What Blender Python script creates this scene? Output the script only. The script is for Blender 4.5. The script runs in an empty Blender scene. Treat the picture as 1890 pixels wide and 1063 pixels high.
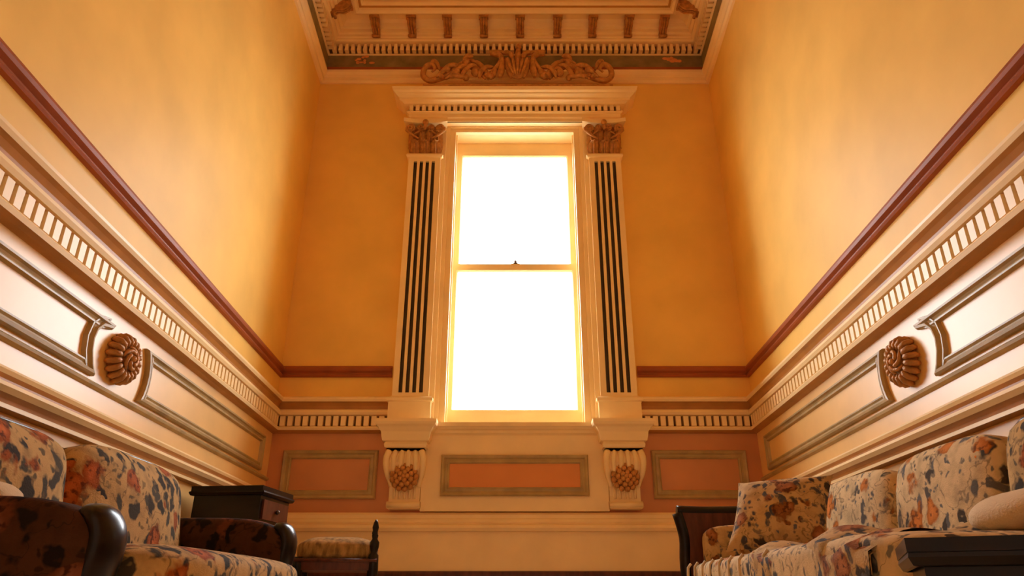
import bpy, math, random
from mathutils import Vector, Matrix
random.seed(7)
sc = bpy.context.scene
col = sc.collection
PI = math.pi

# ------------------------------------------------------------------ camera, sky, exposure
CAM_H = 0.30                       # camera height above the floor
FPX, TILT = 1301.9, math.radians(23.589)
cam_d = bpy.data.cameras.new('camera'); cam = bpy.data.objects.new('camera', cam_d); col.objects.link(cam)
cam_d.sensor_width = 36.0; cam_d.lens = FPX / 1890 * 36.0
cam_d.shift_x = -5.0 / 1890; cam_d.clip_start = 0.02
cam.location = (0, 0, CAM_H); cam.rotation_euler = (PI / 2 + TILT, 0, 0)
sc.camera = cam
sc.cycles.max_bounces = 16; sc.cycles.diffuse_bounces = 12

world = bpy.data.worlds.new('sky'); sc.world = world; world.use_nodes = True
bg = world.node_tree.nodes['Background']
bg.inputs['Color'].default_value = (0.97, 0.985, 1.0, 1); bg.inputs['Strength'].default_value = 21.0

pl = bpy.data.lights.new('window_daylight_portal', 'AREA'); pl.shape = 'RECTANGLE'; pl.size = 1.06; pl.size_y = 2.62
pl.cycles.is_portal = True
po = bpy.data.objects.new('window_daylight_portal', pl); col.objects.link(po)
po.location = (0, 5.305, 2.66); po.rotation_euler = (-PI / 2, 0, 0)

sc.view_settings.view_transform = 'Standard'; sc.view_settings.look = 'None'
sc.view_settings.exposure = 0.0; sc.view_settings.gamma = 1.0; sc.view_settings.use_curve_mapping = False

# ------------------------------------------------------------------ room numbers (metres; z measured from the floor)
D = 5.0; W = 1.7185; TN = 0.0422   # back wall distance, half width there, flare of the side walls
H = CAM_H
YF = -0.9                          # unseen wall behind the camera, set close to return window light
CEIL = 4.80 + H
def ray(u, v):
    vp = v - 531.5
    return (u - 950, FPX * math.cos(TILT) + vp * math.sin(TILT), FPX * math.sin(TILT) - vp * math.cos(TILT))
def at(u, v, Y):                   # the point of plane y = Y in that direction
    x, y, z = ray(u, v)
    return Vector((x / y * Y, Y, z / y * Y + H))
def wx(Y): return W - TN * (D - Y)
NN = math.sqrt(1 + TN * TN)
def wl(side, Y, z, out=0.0):       # point on a side wall (side -1 left, +1 right), out = distance into the room
    return Vector((side * (wx(Y) - out / NN), Y + out * TN / NN, z))
WANG = math.atan(TN)

# ------------------------------------------------------------------ materials
def srgb(r, g, b):
    f = lambda c: (c / 255 / 12.92) if c / 255 <= 0.04045 else ((c / 255 + 0.055) / 1.055) ** 2.4
    return (f(r), f(g), f(b), 1)
def mat(name, c, rough=0.5, spec=0.5, metal=0.0, var=0.12, scale=6.0, bump=0.0, bscale=60.0, coat=0.0, stretch=None):
    m = bpy.data.materials.new(name); m.use_nodes = True
    nt = m.node_tree; n = nt.nodes; p = n['Principled BSDF']
    tc = n.new('ShaderNodeTexCoord'); mp = n.new('ShaderNodeMapping')
    if stretch: mp.inputs['Scale'].default_value = stretch
    nt.links.new(tc.outputs['Object'], mp.inputs['Vector'])
    no = n.new('ShaderNodeTexNoise'); no.inputs['Scale'].default_value = scale; no.inputs['Detail'].default_value = 5
    nt.links.new(mp.outputs['Vector'], no.inputs['Vector'])
    rp = n.new('ShaderNodeValToRGB'); rp.color_ramp.elements[0].position = 0.3; rp.color_ramp.elements[1].position = 0.72
    rp.color_ramp.elements[0].color = tuple(x * (1 - var) for x in c[:3]) + (1,)
    rp.color_ramp.elements[1].color = tuple(min(1, x * (1 + var * 0.7)) for x in c[:3]) + (1,)
    nt.links.new(no.outputs['Fac'], rp.inputs['Fac']); nt.links.new(rp.outputs['Color'], p.inputs['Base Color'])
    p.inputs['Roughness'].default_value = rough; p.inputs['Metallic'].default_value = metal
    p.inputs['Specular IOR Level'].default_value = spec; p.inputs['Coat Weight'].default_value = coat
    p.inputs['Coat Roughness'].default_value = 0.12
    if bump:
        nb = n.new('ShaderNodeTexNoise'); nb.inputs['Scale'].default_value = bscale; nb.inputs['Detail'].default_value = 4
        nt.links.new(mp.outputs['Vector'], nb.inputs['Vector'])
        bp = n.new('ShaderNodeBump'); bp.inputs['Strength'].default_value = bump; bp.inputs['Distance'].default_value = 0.01
        nt.links.new(nb.outputs['Fac'], bp.inputs['Height']); nt.links.new(bp.outputs['Normal'], p.inputs['Normal'])
    return m
M = {}
M['wall'] = mat('ochre_satin_paint', (0.90, 0.58, 0.15, 1), 0.46, 0.14, var=0.10, scale=2.2, bump=0.05, bscale=9)
M['cream'] = mat('cream_gold_trim_paint', (0.95, 0.72, 0.37, 1), 0.38, 0.4, var=0.08, scale=4)
M['dado'] = mat('terracotta_dado_paint', (0.64, 0.27, 0.10, 1), 0.42, 0.5, var=0.12, scale=3)
M['sidedado'] = mat('apricot_dado_paint', (0.88, 0.56, 0.20, 1), 0.36, 0.65, var=0.10, scale=3)
M['terra'] = mat('burnt_orange_panel_paint', (0.74, 0.28, 0.08, 1), 0.5, 0.4, var=0.08, scale=3)
M['olive'] = mat('olive_gold_moulding_paint', (0.46, 0.32, 0.13, 1), 0.40, 0.5, var=0.2, scale=9)
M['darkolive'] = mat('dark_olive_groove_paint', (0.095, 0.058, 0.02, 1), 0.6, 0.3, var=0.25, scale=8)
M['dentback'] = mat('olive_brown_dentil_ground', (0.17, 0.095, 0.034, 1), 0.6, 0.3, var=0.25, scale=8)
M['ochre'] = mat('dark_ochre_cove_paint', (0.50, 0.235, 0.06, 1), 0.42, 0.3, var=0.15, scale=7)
M['red'] = mat('oxblood_rail_paint', (0.36, 0.095, 0.028, 1), 0.45, 0.2, var=0.15, scale=7)
M['frieze'] = mat('moss_frieze_paint', (0.25, 0.18, 0.075, 1), 0.6, 0.3, var=0.3, scale=10)
M['gilt'] = mat('gilded_carving', (0.54, 0.24, 0.06, 1), 0.40, 0.35, metal=0.15, var=0.35, scale=30, bump=0.3, bscale=120)
M['wood'] = mat('dark_mahogany', (0.011, 0.006, 0.004, 1), 0.28, 0.2, var=0.4, scale=5, stretch=(1, 1, 6), coat=0.15)
M['redwood'] = mat('red_mahogany', (0.11, 0.030, 0.012, 1), 0.35, 0.2, var=0.4, scale=6, stretch=(6, 6, 1), coat=0.15)
M['floor'] = mat('pale_bounce_boards', (0.88, 0.70, 0.44, 1), 0.45, 0.4, var=0.15, scale=3, stretch=(8, 0.6, 1))  # unseen floor, kept pale to bounce daylight up onto the back wall
M['ceil'] = mat('ceiling_paint', (0.92, 0.62, 0.22, 1), 0.5, 0.4, var=0.1, scale=3)
M['plaster'] = mat('pale_bounce_plaster', (0.92, 0.86, 0.70, 1), 0.7, 0.3, var=0.05)  # for the unseen front wall, pale so it reflects window light back
M['metal'] = mat('bronze_lock', (0.12, 0.09, 0.07, 1), 0.4, 0.5, metal=0.8)
M['ground'] = mat('outdoor_paving', (0.30, 0.29, 0.27, 1), 0.9, 0.2, var=0.2, scale=1)
M['tape'] = mat('gold_tapestry', (0.42, 0.24, 0.07, 1), 0.9, 0.2, var=0.6, scale=14, bump=0.4, bscale=200, stretch=(3, 3, 0.8))
M['cloth'] = mat('cream_cloth', (0.66, 0.50, 0.30, 1), 0.9, 0.2, var=0.1, scale=8, bump=0.3, bscale=150)
def floral(name, base, rust, dark, slate, scale=1.0, seed=0.0, bloom=0.62, leaf=0.88, dim=1.0):
    m = bpy.data.materials.new(name); m.use_nodes = True
    nt = m.node_tree; n = nt.nodes; L = nt.links.new; p = n['Principled BSDF']
    tc = n.new('ShaderNodeTexCoord'); mp = n.new('ShaderNodeMapping'); mp.inputs['Location'].default_value = (seed, seed * 1.7, seed * 0.3)
    L(tc.outputs['Object'], mp.inputs['Vector'])
    dn = n.new('ShaderNodeTexNoise'); dn.inputs['Scale'].default_value = 13 * scale; dn.inputs['Detail'].default_value = 3
    L(mp.outputs['Vector'], dn.inputs['Vector'])
    sub = n.new('ShaderNodeVectorMath'); sub.operation = 'SUBTRACT'; sub.inputs[1].default_value = (0.5, 0.5, 0.5); L(dn.outputs['Color'], sub.inputs[0])
    scl = n.new('ShaderNodeVectorMath'); scl.operation = 'SCALE'; scl.inputs['Scale'].default_value = 0.11 / scale; L(sub.outputs[0], scl.inputs[0])
    add = n.new('ShaderNodeVectorMath'); add.operation = 'ADD'; L(mp.outputs['Vector'], add.inputs[0]); L(scl.outputs[0], add.inputs[1])
    def spots(sc_, lo, hi, prob, stretch=(1, 1, 1)):
        ms = n.new('ShaderNodeMapping'); ms.inputs['Scale'].default_value = stretch; L(add.outputs[0], ms.inputs['Vector'])
        vo = n.new('ShaderNodeTexVoronoi'); vo.inputs['Scale'].default_value = sc_; L(ms.outputs['Vector'], vo.inputs['Vector'])
        r = n.new('ShaderNodeMapRange'); r.inputs['From Min'].default_value = hi; r.inputs['From Max'].default_value = lo; L(vo.outputs['Distance'], r.inputs['Value'])
        sx = n.new('ShaderNodeSeparateColor'); L(vo.outputs['Color'], sx.inputs['Color'])
        lt = n.new('ShaderNodeMath'); lt.operation = 'LESS_THAN'; lt.inputs[1].default_value = prob; L(sx.outputs['Red'], lt.inputs[0])
        mu = n.new('ShaderNodeMath'); mu.operation = 'MULTIPLY'; L(r.outputs['Result'], mu.inputs[0]); L(lt.outputs[0], mu.inputs[1])
        return mu.outputs[0], sx.outputs['Green'], vo.outputs['Distance']
    def mix(fac, a, b):
        x = n.new('ShaderNodeMix'); x.data_type = 'RGBA'
        L(fac, x.inputs['Factor'])
        for k, s_ in ((6, a), (7, b)):
            if isinstance(s_, tuple): x.inputs[k].default_value = s_
            else: L(s_, x.inputs[k])
        return x.outputs[2]
    # ground with faint brushed variation
    gn = n.new('ShaderNodeTexNoise'); gn.inputs['Scale'].default_value = 20 * scale; gn.inputs['Detail'].default_value = 6; L(mp.outputs['Vector'], gn.inputs['Vector'])
    gr = n.new('ShaderNodeMapRange'); gr.inputs['From Min'].default_value = 0.45; gr.inputs['From Max'].default_value = 0.75; L(gn.outputs['Fac'], gr.inputs['Value'])
    c0 = mix(gr.outputs['Result'], base, tuple(x * 0.62 for x in base[:3]) + (1,))
    # stems: thin dark vein lines
    sn = n.new('ShaderNodeTexNoise'); sn.inputs['Scale'].default_value = 7 * scale; sn.inputs['Detail'].default_value = 2; L(add.outputs[0], sn.inputs['Vector'])
    sa = n.new('ShaderNodeMath'); sa.operation = 'SUBTRACT'; sa.inputs[1].default_value = 0.5; L(sn.outputs['Fac'], sa.inputs[0])
    sb = n.new('ShaderNodeMath'); sb.operation = 'ABSOLUTE'; L(sa.outputs[0], sb.inputs[0])
    sr = n.new('ShaderNodeMapRange'); sr.inputs['From Min'].default_value = 0.010; sr.inputs['From Max'].default_value = 0.002; sr.inputs['To Max'].default_value = 0.55; L(sb.outputs[0], sr.inputs['Value'])
    c1 = mix(sr.outputs['Result'], c0, dark)
    f2, g2, _ = spots(19 * scale, 0.34, 0.46, leaf, (1.0, 1.0, 0.62)); lc = mix(g2, dark, slate); c2 = mix(f2, c1, lc)
    f4, g4, _ = spots(36 * scale, 0.26, 0.40, 0.42); c2 = mix(f4, c2, mix(g4, tuple(x * 0.5 for x in base[:3]) + (1,), slate))
    f3, g3, d3 = spots(8.5 * scale, 0.36, 0.44, bloom); 
    dd = n.new('ShaderNodeMapRange'); dd.inputs['From Min'].default_value = 0.05; dd.inputs['From Max'].default_value = 0.34; L(d3, dd.inputs['Value'])
    fc = mix(dd.outputs['Result'], tuple(min(1, x * 1.9 + 0.02) for x in rust[:3]) + (1,), rust)
    pn = n.new('ShaderNodeTexNoise'); pn.inputs['Scale'].default_value = 45 * scale; L(mp.outputs['Vector'], pn.inputs['Vector'])
    pr = n.new('ShaderNodeMapRange'); pr.inputs['From Min'].default_value = 0.52; pr.inputs['From Max'].default_value = 0.62; L(pn.outputs['Fac'], pr.inputs['Value'])
    fc2 = mix(pr.outputs['Result'], fc, tuple(x * 0.45 for x in rust[:3]) + (1,))
    c3 = mix(f3, c2, fc2)
    L(c3, p.inputs['Base Color']); p.inputs['Roughness'].default_value = 0.85; p.inputs['Specular IOR Level'].default_value = 0.1
    wb = n.new('ShaderNodeTexNoise'); wb.inputs['Scale'].default_value = 220; L(tc.outputs['Object'], wb.inputs['Vector'])
    bp = n.new('ShaderNodeBump'); bp.inputs['Strength'].default_value = 0.35; bp.inputs['Distance'].default_value = 0.004
    L(wb.outputs['Fac'], bp.inputs['Height']); L(bp.outputs['Normal'], p.inputs['Normal'])
    return m
BASE = (0.54, 0.34, 0.13, 1); RUST = (0.31, 0.078, 0.012, 1); DARK = (0.04, 0.03, 0.02, 1); SLATE = (0.085, 0.07, 0.045, 1)
M['floral'] = floral('floral_tapestry_cream', BASE, RUST, DARK, SLATE)
M['floral2'] = floral('floral_tapestry_pale', (0.66, 0.48, 0.25, 1), (0.44, 0.14, 0.016, 1), (0.06, 0.042, 0.025, 1), (0.14, 0.13, 0.115, 1), seed=3.1, bloom=0.45, leaf=0.62)
M['floral3'] = floral('floral_tapestry_gold', (0.56, 0.36, 0.15, 1), (0.24, 0.085, 0.02, 1), (0.06, 0.04, 0.02, 1), (0.10, 0.105, 0.12, 1), seed=5.3, scale=1.25, bloom=0.62, leaf=0.7)
M['velvet'] = floral('brown_floral_velvet', (0.07, 0.028, 0.011, 1), (0.13, 0.04, 0.013, 1), (0.013, 0.008, 0.006, 1), (0.018, 0.011, 0.008, 1), seed=9.0, bloom=0.45, leaf=0.75)
def glass_mat():
    m = bpy.data.materials.new('window_glass'); m.use_nodes = True; nt = m.node_tree; n = nt.nodes
    n.remove(n['Principled BSDF']); out = n['Material Output']
    t = n.new('ShaderNodeBsdfTransparent'); t.inputs['Color'].default_value = (0.97, 0.985, 1, 1)
    g = n.new('ShaderNodeBsdfGlossy'); g.inputs['Roughness'].default_value = 0.02
    lw = n.new('ShaderNodeLayerWeight'); lw.inputs['Blend'].default_value = 0.5
    pw = n.new('ShaderNodeMath'); pw.operation = 'POWER'; pw.inputs[1].default_value = 5.0; nt.links.new(lw.outputs['Facing'], pw.inputs[0])
    fr = n.new('ShaderNodeMath'); fr.operation = 'MULTIPLY_ADD'; fr.inputs[1].default_value = 0.6; fr.inputs[2].default_value = 0.03; nt.links.new(pw.outputs[0], fr.inputs[0])
    mx = n.new('ShaderNodeMixShader'); nt.links.new(fr.outputs[0], mx.inputs[0]); nt.links.new(t.outputs[0], mx.inputs[1]); nt.links.new(g.outputs[0], mx.inputs[2])
    nt.links.new(mx.outputs[0], out.inputs['Surface']); return m
M['glass'] = glass_mat()

# ------------------------------------------------------------------ mesh helpers
class MB:
    def __init__(s): s.v = []; s.f = []; s.m = []; s.sm = []
    def add(s, vs, fs, mi=0, smooth=False):
        o = len(s.v); s.v += [Vector(p) for p in vs]
        for f in fs: s.f.append([i + o for i in f]); s.m.append(mi); s.sm.append(smooth)
        return s
    def box(s, x0, x1, y0, y1, z0, z1, mi=0):
        vs = [(x, y, z) for x in (x0, x1) for y in (y0, y1) for z in (z0, z1)]
        return s.add(vs, [(0, 1, 3, 2), (4, 6, 7, 5), (0, 4, 5, 1), (2, 3, 7, 6), (0, 2, 6, 4), (1, 5, 7, 3)], mi)
    def hexa(s, a, b, mi=0):       # two quads (lists of 4 points), joined
        return s.add(list(a) + list(b), [(0, 3, 2, 1), (4, 5, 6, 7), (0, 1, 5, 4), (1, 2, 6, 5), (2, 3, 7, 6), (3, 0, 4, 7)], mi)
    def prism(s, poly, axis, a, b, mi=0, smooth=False):  # poly 2D extruded along axis; x:(y,z) y:(x,z) z:(x,y)
        mk = {'x': lambda p, t: (t, p[0], p[1]), 'y': lambda p, t: (p[0], t, p[1]), 'z': lambda p, t: (p[0], p[1], t)}[axis]
        n = len(poly); vs = [mk(p, a) for p in poly] + [mk(p, b) for p in poly]
        s.add(vs, [(i, (i + 1) % n, n + (i + 1) % n, n + i) for i in range(n)], mi, smooth)
        return s.add(vs, [tuple(range(n))[::-1], tuple(range(n, 2 * n))], mi)
    def tube(s, pts, rad, seg=8, mi=0, flat=1.0, up=None):
        pts = [Vector(p) for p in pts]; n = len(pts)
        if not hasattr(rad, '__len__'): rad = [rad] * n
        vs = []; prev = None
        for i, p in enumerate(pts):
            t = (pts[min(i + 1, n - 1)] - pts[max(i - 1, 0)]).normalized()
            if up is not None: a = t.cross(Vector(up))
            elif prev is None: a = t.cross(Vector((0, 0, 1)) if abs(t.z) < 0.9 else Vector((1, 0, 0)))
            else: a = prev - t * prev.dot(t)
            if a.length < 1e-6: a = t.orthogonal()
            a.normalize(); prev = a; b = t.cross(a)
            for k in range(seg):
                an = 2 * PI * k / seg
                vs.append(p + a * math.cos(an) * rad[i] + b * math.sin(an) * rad[i] * flat)
        fs = [(i * seg + k, i * seg + (k + 1) % seg, (i + 1) * seg + (k + 1) % seg, (i + 1) * seg + k) for i in range(n - 1) for k in range(seg)]
        s.add(vs, fs, mi, True)
        return s.add([], [], mi) if False else s._caps(n, seg, mi)
    def _caps(s, n, seg, mi):
        o = len(s.v) - n * seg
        s.f.append([o + k for k in range(seg)][::-1]); s.m.append(mi); s.sm.append(False)
        s.f.append([o + (n - 1) * seg + k for k in range(seg)]); s.m.append(mi); s.sm.append(False)
        return s
    def ball(s, c, r, seg=10, rings=6, mi=0, rot=None):
        if not hasattr(r, '__len__'): r = (r, r, r)
        c = Vector(c); vs = []; R = rot or Matrix.Identity(3)
        for i in range(rings + 1):
            th = PI * i / rings
            for k in range(seg):
                ph = 2 * PI * k / seg
                vs.append(c + R @ Vector((r[0] * math.sin(th) * math.cos(ph), r[1] * math.sin(th) * math.sin(ph), r[2] * math.cos(th))))
        fs = [(i * seg + k, (i + 1) * seg + k, (i + 1) * seg + (k + 1) % seg, i * seg + (k + 1) % seg) for i in range(rings) for k in range(seg)]
        return s.add(vs, fs, mi, True)
    def lathe(s, prof, c, seg=12, mi=0, axis='z'):   # prof (r, h)
        c = Vector(c); vs = []
        for r, h in prof:
            for k in range(seg):
                a = 2 * PI * k / seg; q = (r * math.cos(a), r * math.sin(a))
                vs.append(c + Vector({'z': (q[0], q[1], h), 'y': (q[0], h, q[1]), 'x': (h, q[0], q[1])}[axis]))
        n = len(prof)
        fs = [(i * seg + k, i * seg + (k + 1) % seg, (i + 1) * seg + (k + 1) % seg, (i + 1) * seg + k) for i in range(n - 1) for k in range(seg)]
        s.add(vs, fs, mi, True); return s._caps(n, seg, mi)
    def xf(s, Mx): s.v = [Mx @ p for p in s.v]; return s
    def mesh(s, name, mats):
        me = bpy.data.meshes.new(name); me.from_pydata([tuple(p) for p in s.v], [], s.f)
        for m_ in (mats if isinstance(mats, (list, tuple)) else [mats]): me.materials.append(m_)
        me.polygons.foreach_set('material_index', s.m); me.polygons.foreach_set('use_smooth', s.sm)
        me.validate(); me.update()
        return me
    def build(s, name, mats, parent=None):
        o = root_loc(parent)
        s.v = [p - o for p in s.v]
        ob = bpy.data.objects.new(name, s.mesh(name, mats)); col.objects.link(ob); ob.parent = parent
        return ob
def root_loc(p):
    v = Vector((0, 0, 0))
    while p is not None: v = v + p.location; p = p.parent
    return v
def place(me, name, loc, parent=None, rot=(0, 0, 0), scale=None):  # an instance sharing mesh data
    ob = bpy.data.objects.new(name, me); col.objects.link(ob); ob.parent = parent
    ob.location = Vector(loc) - root_loc(parent); ob.rotation_euler = rot
    if scale: ob.scale = scale
    return ob
def tag(o, label, cat, group=None):
    o['label'] = label; o['category'] = cat
    if group: o['group'] = group
    return o
def thing(name, loc, label, cat, group=None):
    o = bpy.data.objects.new(name, None); o.empty_display_size = 0.1; col.objects.link(o); o.location = loc
    return tag(o, label, cat, group)
def struct(o): o['kind'] = 'structure'; return o
def sweep(mb, path, prof, mi=None, closed=False, inward=1):
    """profile [(out, z)] along plan path [(x, y)]; out points to the right of travel; mi = material per profile edge"""
    P = [Vector((p[0], p[1])) for p in path]; n = len(P); offs = []
    for i in range(n):
        ns = []
        if i > 0 or closed: d = (P[i] - P[i - 1]).normalized(); ns.append(Vector((d.y, -d.x)))
        if i < n - 1 or closed: d = (P[(i + 1) % n] - P[i]).normalized(); ns.append(Vector((d.y, -d.x)))
        offs.append(ns[0] if len(ns) == 1 else (ns[0] + ns[1]) / (1 + ns[0].dot(ns[1])))
    k = len(prof); vs = []
    for i in range(n):
        for o, z in prof: q = P[i] + offs[i] * o * inward; vs.append((q.x, q.y, z))
    for e in range(k - 1):
        fs = [(i * k + e, i * k + e + 1, ((i + 1) % n) * k + e + 1, ((i + 1) % n) * k + e) for i in range(n if closed else n - 1)]
        mb.add(vs, fs, (mi[e] if mi else 0))
    if not closed: mb.add(vs, [tuple(range(k)), tuple(range((n - 1) * k, n * k))[::-1]], 0)
    return mb
def frame_sweep(mb, pts, prof, to3d, mi=0):
    """picture-frame moulding: closed path of (a, b) in a wall plane (counter-clockwise), prof [(inset, out)]"""
    P = [Vector(p) for p in pts]; n = len(P); k = len(prof); vs = []
    for i in range(n):
        d0 = (P[i] - P[i - 1]).normalized(); d1 = (P[(i + 1) % n] - P[i]).normalized()
        n0 = Vector((-d0.y, d0.x)); n1 = Vector((-d1.y, d1.x)); m_ = (n0 + n1) / max(0.25, 1 + n0.dot(n1))
        for ins, out in prof: q = P[i] + m_ * ins; vs.append(to3d(q.x, q.y, out))
    fs = [(i * k + e, i * k + e + 1, ((i + 1) % n) * k + e + 1, ((i + 1) % n) * k + e) for i in range(n) for e in range(k - 1)]
    return mb.add(vs, fs, mi)
def rounded(size, n=5.0, seg=10, puff=0.0, axis=0, lump=0.0):
    """soft block as a superellipsoid; puff thins it along axis towards the rim"""
    mb = MB(); idx = {}; vs = []; fs = []
    def vid(p):
        key = tuple(round(c, 5) for c in p)
        if key in idx: return idx[key]
        q = Vector(p); r = (abs(q.x) ** n + abs(q.y) ** n + abs(q.z) ** n) ** (1 / n); q = q / r
        if puff:
            o = [q[i] for i in range(3) if i != axis]; rr = max(abs(o[0]), abs(o[1])); q[axis] *= 1 - puff * rr ** 3
        if lump: q[axis] += lump * math.sin(5 * q[(axis + 1) % 3] + 1) * math.cos(4.2 * q[(axis + 2) % 3])
        vs.append(Vector((q.x * size[0] / 2, q.y * size[1] / 2, q.z * size[2] / 2))); idx[key] = len(vs) - 1
        return idx[key]
    for ax in range(3):
        for sg in (-1, 1):
            for i in range(seg):
                for j in range(seg):
                    c = []
                    for (a, b) in ((i, j), (i + 1, j), (i + 1, j + 1), (i, j + 1)):
                        p = [0, 0, 0]; p[ax] = sg; p[(ax + 1) % 3] = -1 + 2 * a / seg; p[(ax + 2) % 3] = -1 + 2 * b / seg; c.append(vid(p))
                    fs.append(c if sg > 0 else c[::-1])
    return mb.add(vs, fs, 0, True)
def TRS(loc, rx=0, ry=0, rz=0): return Matrix.Translation(Vector(loc)) @ Matrix.Rotation(rz, 4, 'Z') @ Matrix.Rotation(ry, 4, 'Y') @ Matrix.Rotation(rx, 4, 'X')

# ================================================================== ROOM SHELL
LF = (-wx(YF), YF); LB = (-W, D); RB = (W, D); RF = (wx(YF), YF)
m = MB(); m.prism([(-W - 0.2, YF - 0.2), (W + 0.2, YF - 0.2), (W + 0.2, D + 0.3), (-W - 0.2, D + 0.3)], 'z', -0.12, 0.0)
floor = struct(m.build('floor', M['floor']))
m = MB(); m.prism([(-W - 0.2, YF - 0.2), (W + 0.2, YF - 0.2), (W + 0.2, D + 0.3), (-W - 0.2, D + 0.3)], 'z', CEIL, CEIL + 0.15)
ceiling = struct(m.build('ceiling', M['ceil']))
ZD = 1.09 + H                      # dado field ends under the dado rail
WALLTH = 0.30; OW = 0.53; OZ0, OZ1 = 1.06 + H, 3.66 + H     # window opening
m = MB()
for sx in (-1, 1):
    a, b = sorted((sx * OW, sx * (W + 0.2)))
    m.box(a, b, D, D + WALLTH, ZD, CEIL); m.box(a, b, D, D + WALLTH, 0, ZD, 1)
m.box(-OW, OW, D, D + WALLTH, 0, OZ0, 1); m.box(-OW, OW, D, D + WALLTH, OZ1, CEIL)
wall_back = struct(m.build('wall_back', [M['wall'], M['dado']]))
m = MB(); m.box(-W - 0.2, W + 0.2, YF - 0.15, YF, 0, CEIL)
wall_front = struct(m.build('wall_front', M['plaster']))
walls = {}
for sd, nm in ((-1, 'wall_left'), (1, 'wall_right')):
    m = MB()
    for z0, z1, mi in ((0, ZD, 1), (ZD, CEIL, 0)):
        q = lambda z: [wl(sd, YF, z), wl(sd, D, z), Vector((sd * (W + 0.2), D, z)), Vector((sd * (W + 0.2), YF, z))]
        m.hexa(q(z0), q(z1), mi)
    walls[sd] = struct(m.build(nm, [M['wall'], M['sidedado']]))
m = MB(); m.box(-40, 40, D + WALLTH + 0.02, 80, -1.2, -1.0)
gr = struct(m.build('ground_outside', M['ground']))

# ------------------------------------------------------------------ rails that run round the room
def path_side(sd, xend):
    return [LF, LB, (-xend, D)] if sd < 0 else [(xend, D), RB, RF]
trim_n = [0]
def trim(mb, mats):
    trim_n[0] += 1
    return struct(mb.build('trim_%d' % trim_n[0], mats))
hz = lambda prof: [(o, z + H) for o, z in prof]
red_prof = hz([(0, 1.552), (0.018, 1.550), (0.030, 1.540), (0.034, 1.526), (0.030, 1.512), (0.020, 1.505), (0.013, 1.500), (0.013, 1.490), (0.022, 1.486), (0.026, 1.478), (0.020, 1.470), (0, 1.467)])
rail_prof = hz([(0, 1.315), (0.050, 1.312), (0.064, 1.302), (0.066, 1.288), (0.058, 1.274), (0.040, 1.266), (0.026, 1.248), (0.022, 1.226), (0.040, 1.221), (0.054, 1.212), (0.058, 1.196), (0.050, 1.180), (0.018, 1.176), (0.018, 1.100), (0.046, 1.098), (0.054, 1.088), (0.048, 1.072), (0.028, 1.062), (0, 1.056)])
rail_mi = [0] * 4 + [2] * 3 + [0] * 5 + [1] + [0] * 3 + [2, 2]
low_prof = hz([(0, 0.652), (0.026, 0.650), (0.034, 0.640), (0.028, 0.628), (0.016, 0.618), (0.016, 0.604), (0.044, 0.600), (0.052, 0.586), (0.040, 0.570), (0.020, 0.560), (0.018, 0.548), (0.030, 0.543), (0.030, 0.530), (0, 0.524)])
base_prof = hz([(0, 0.520), (0.035, 0.516), (0.050, 0.500), (0.050, 0.478), (0.060, 0.470), (0.064, 0.455), (0.056, 0.440), (0.074, 0.434), (0.080, 0.415), (0.070, 0.396), (0.040, 0.392), (0.040, 0.150), (0.055, 0.146), (0.058, 0.130), (0.058, -H)]) 
DP = 0.054
m = MB(); m.box(-0.018, 0.018, -0.013, 0.013, -0.035, 0.035); m.v = [Vector((p.x * (1 if p.z > 0 else 0.94), p.y, p.z)) for p in m.v]
dent_me = m.mesh('dentil', M['cream'])
for sd in (-1, 1):
    trim(sweep(MB(), path_side(sd, 0.90), red_prof), M['red'])
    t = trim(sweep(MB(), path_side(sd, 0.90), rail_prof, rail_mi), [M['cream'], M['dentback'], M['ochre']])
    x = 0.945
    while x < W - 0.05:
        place(dent_me, 'dentil', (sd * x, D - 0.031, 1.1375 + H), t); x += DP
    y = D - 0.075
    while y > 0.9:
        place(dent_me, 'dentil', wl(sd, y, 1.1375 + H, 0.031), t, (0, 0, PI / 2 - (WANG if sd > 0 else -WANG))); y -= DP
    pth = [LF, LB] if sd < 0 else [RB, RF]
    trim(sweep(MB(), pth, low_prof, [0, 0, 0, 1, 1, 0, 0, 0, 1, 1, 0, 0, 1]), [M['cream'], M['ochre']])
    trim(sweep(MB(), pth, hz([(0, 0.752), (0.010, 0.751), (0.018, 0.744), (0.016, 0.735), (0.006, 0.728), (0, 0.726)])), M['olive'])
bb = sweep(MB(), [LB, RB], base_prof, [0] * 11 + [1] * 3)
struct(bb.build('baseboard_back', [M['cream'], M['redwood']]))
for sd, nm in ((-1, 'baseboard_left'), (1, 'baseboard_right')):
    pth = [LF, LB] if sd < 0 else [RB, RF]
    struct(sweep(MB(), pth, hz([(0, 0.16), (0.02, 0.158), (0.035, 0.145), (0.035, -H)])).build(nm, M['redwood']))
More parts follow.
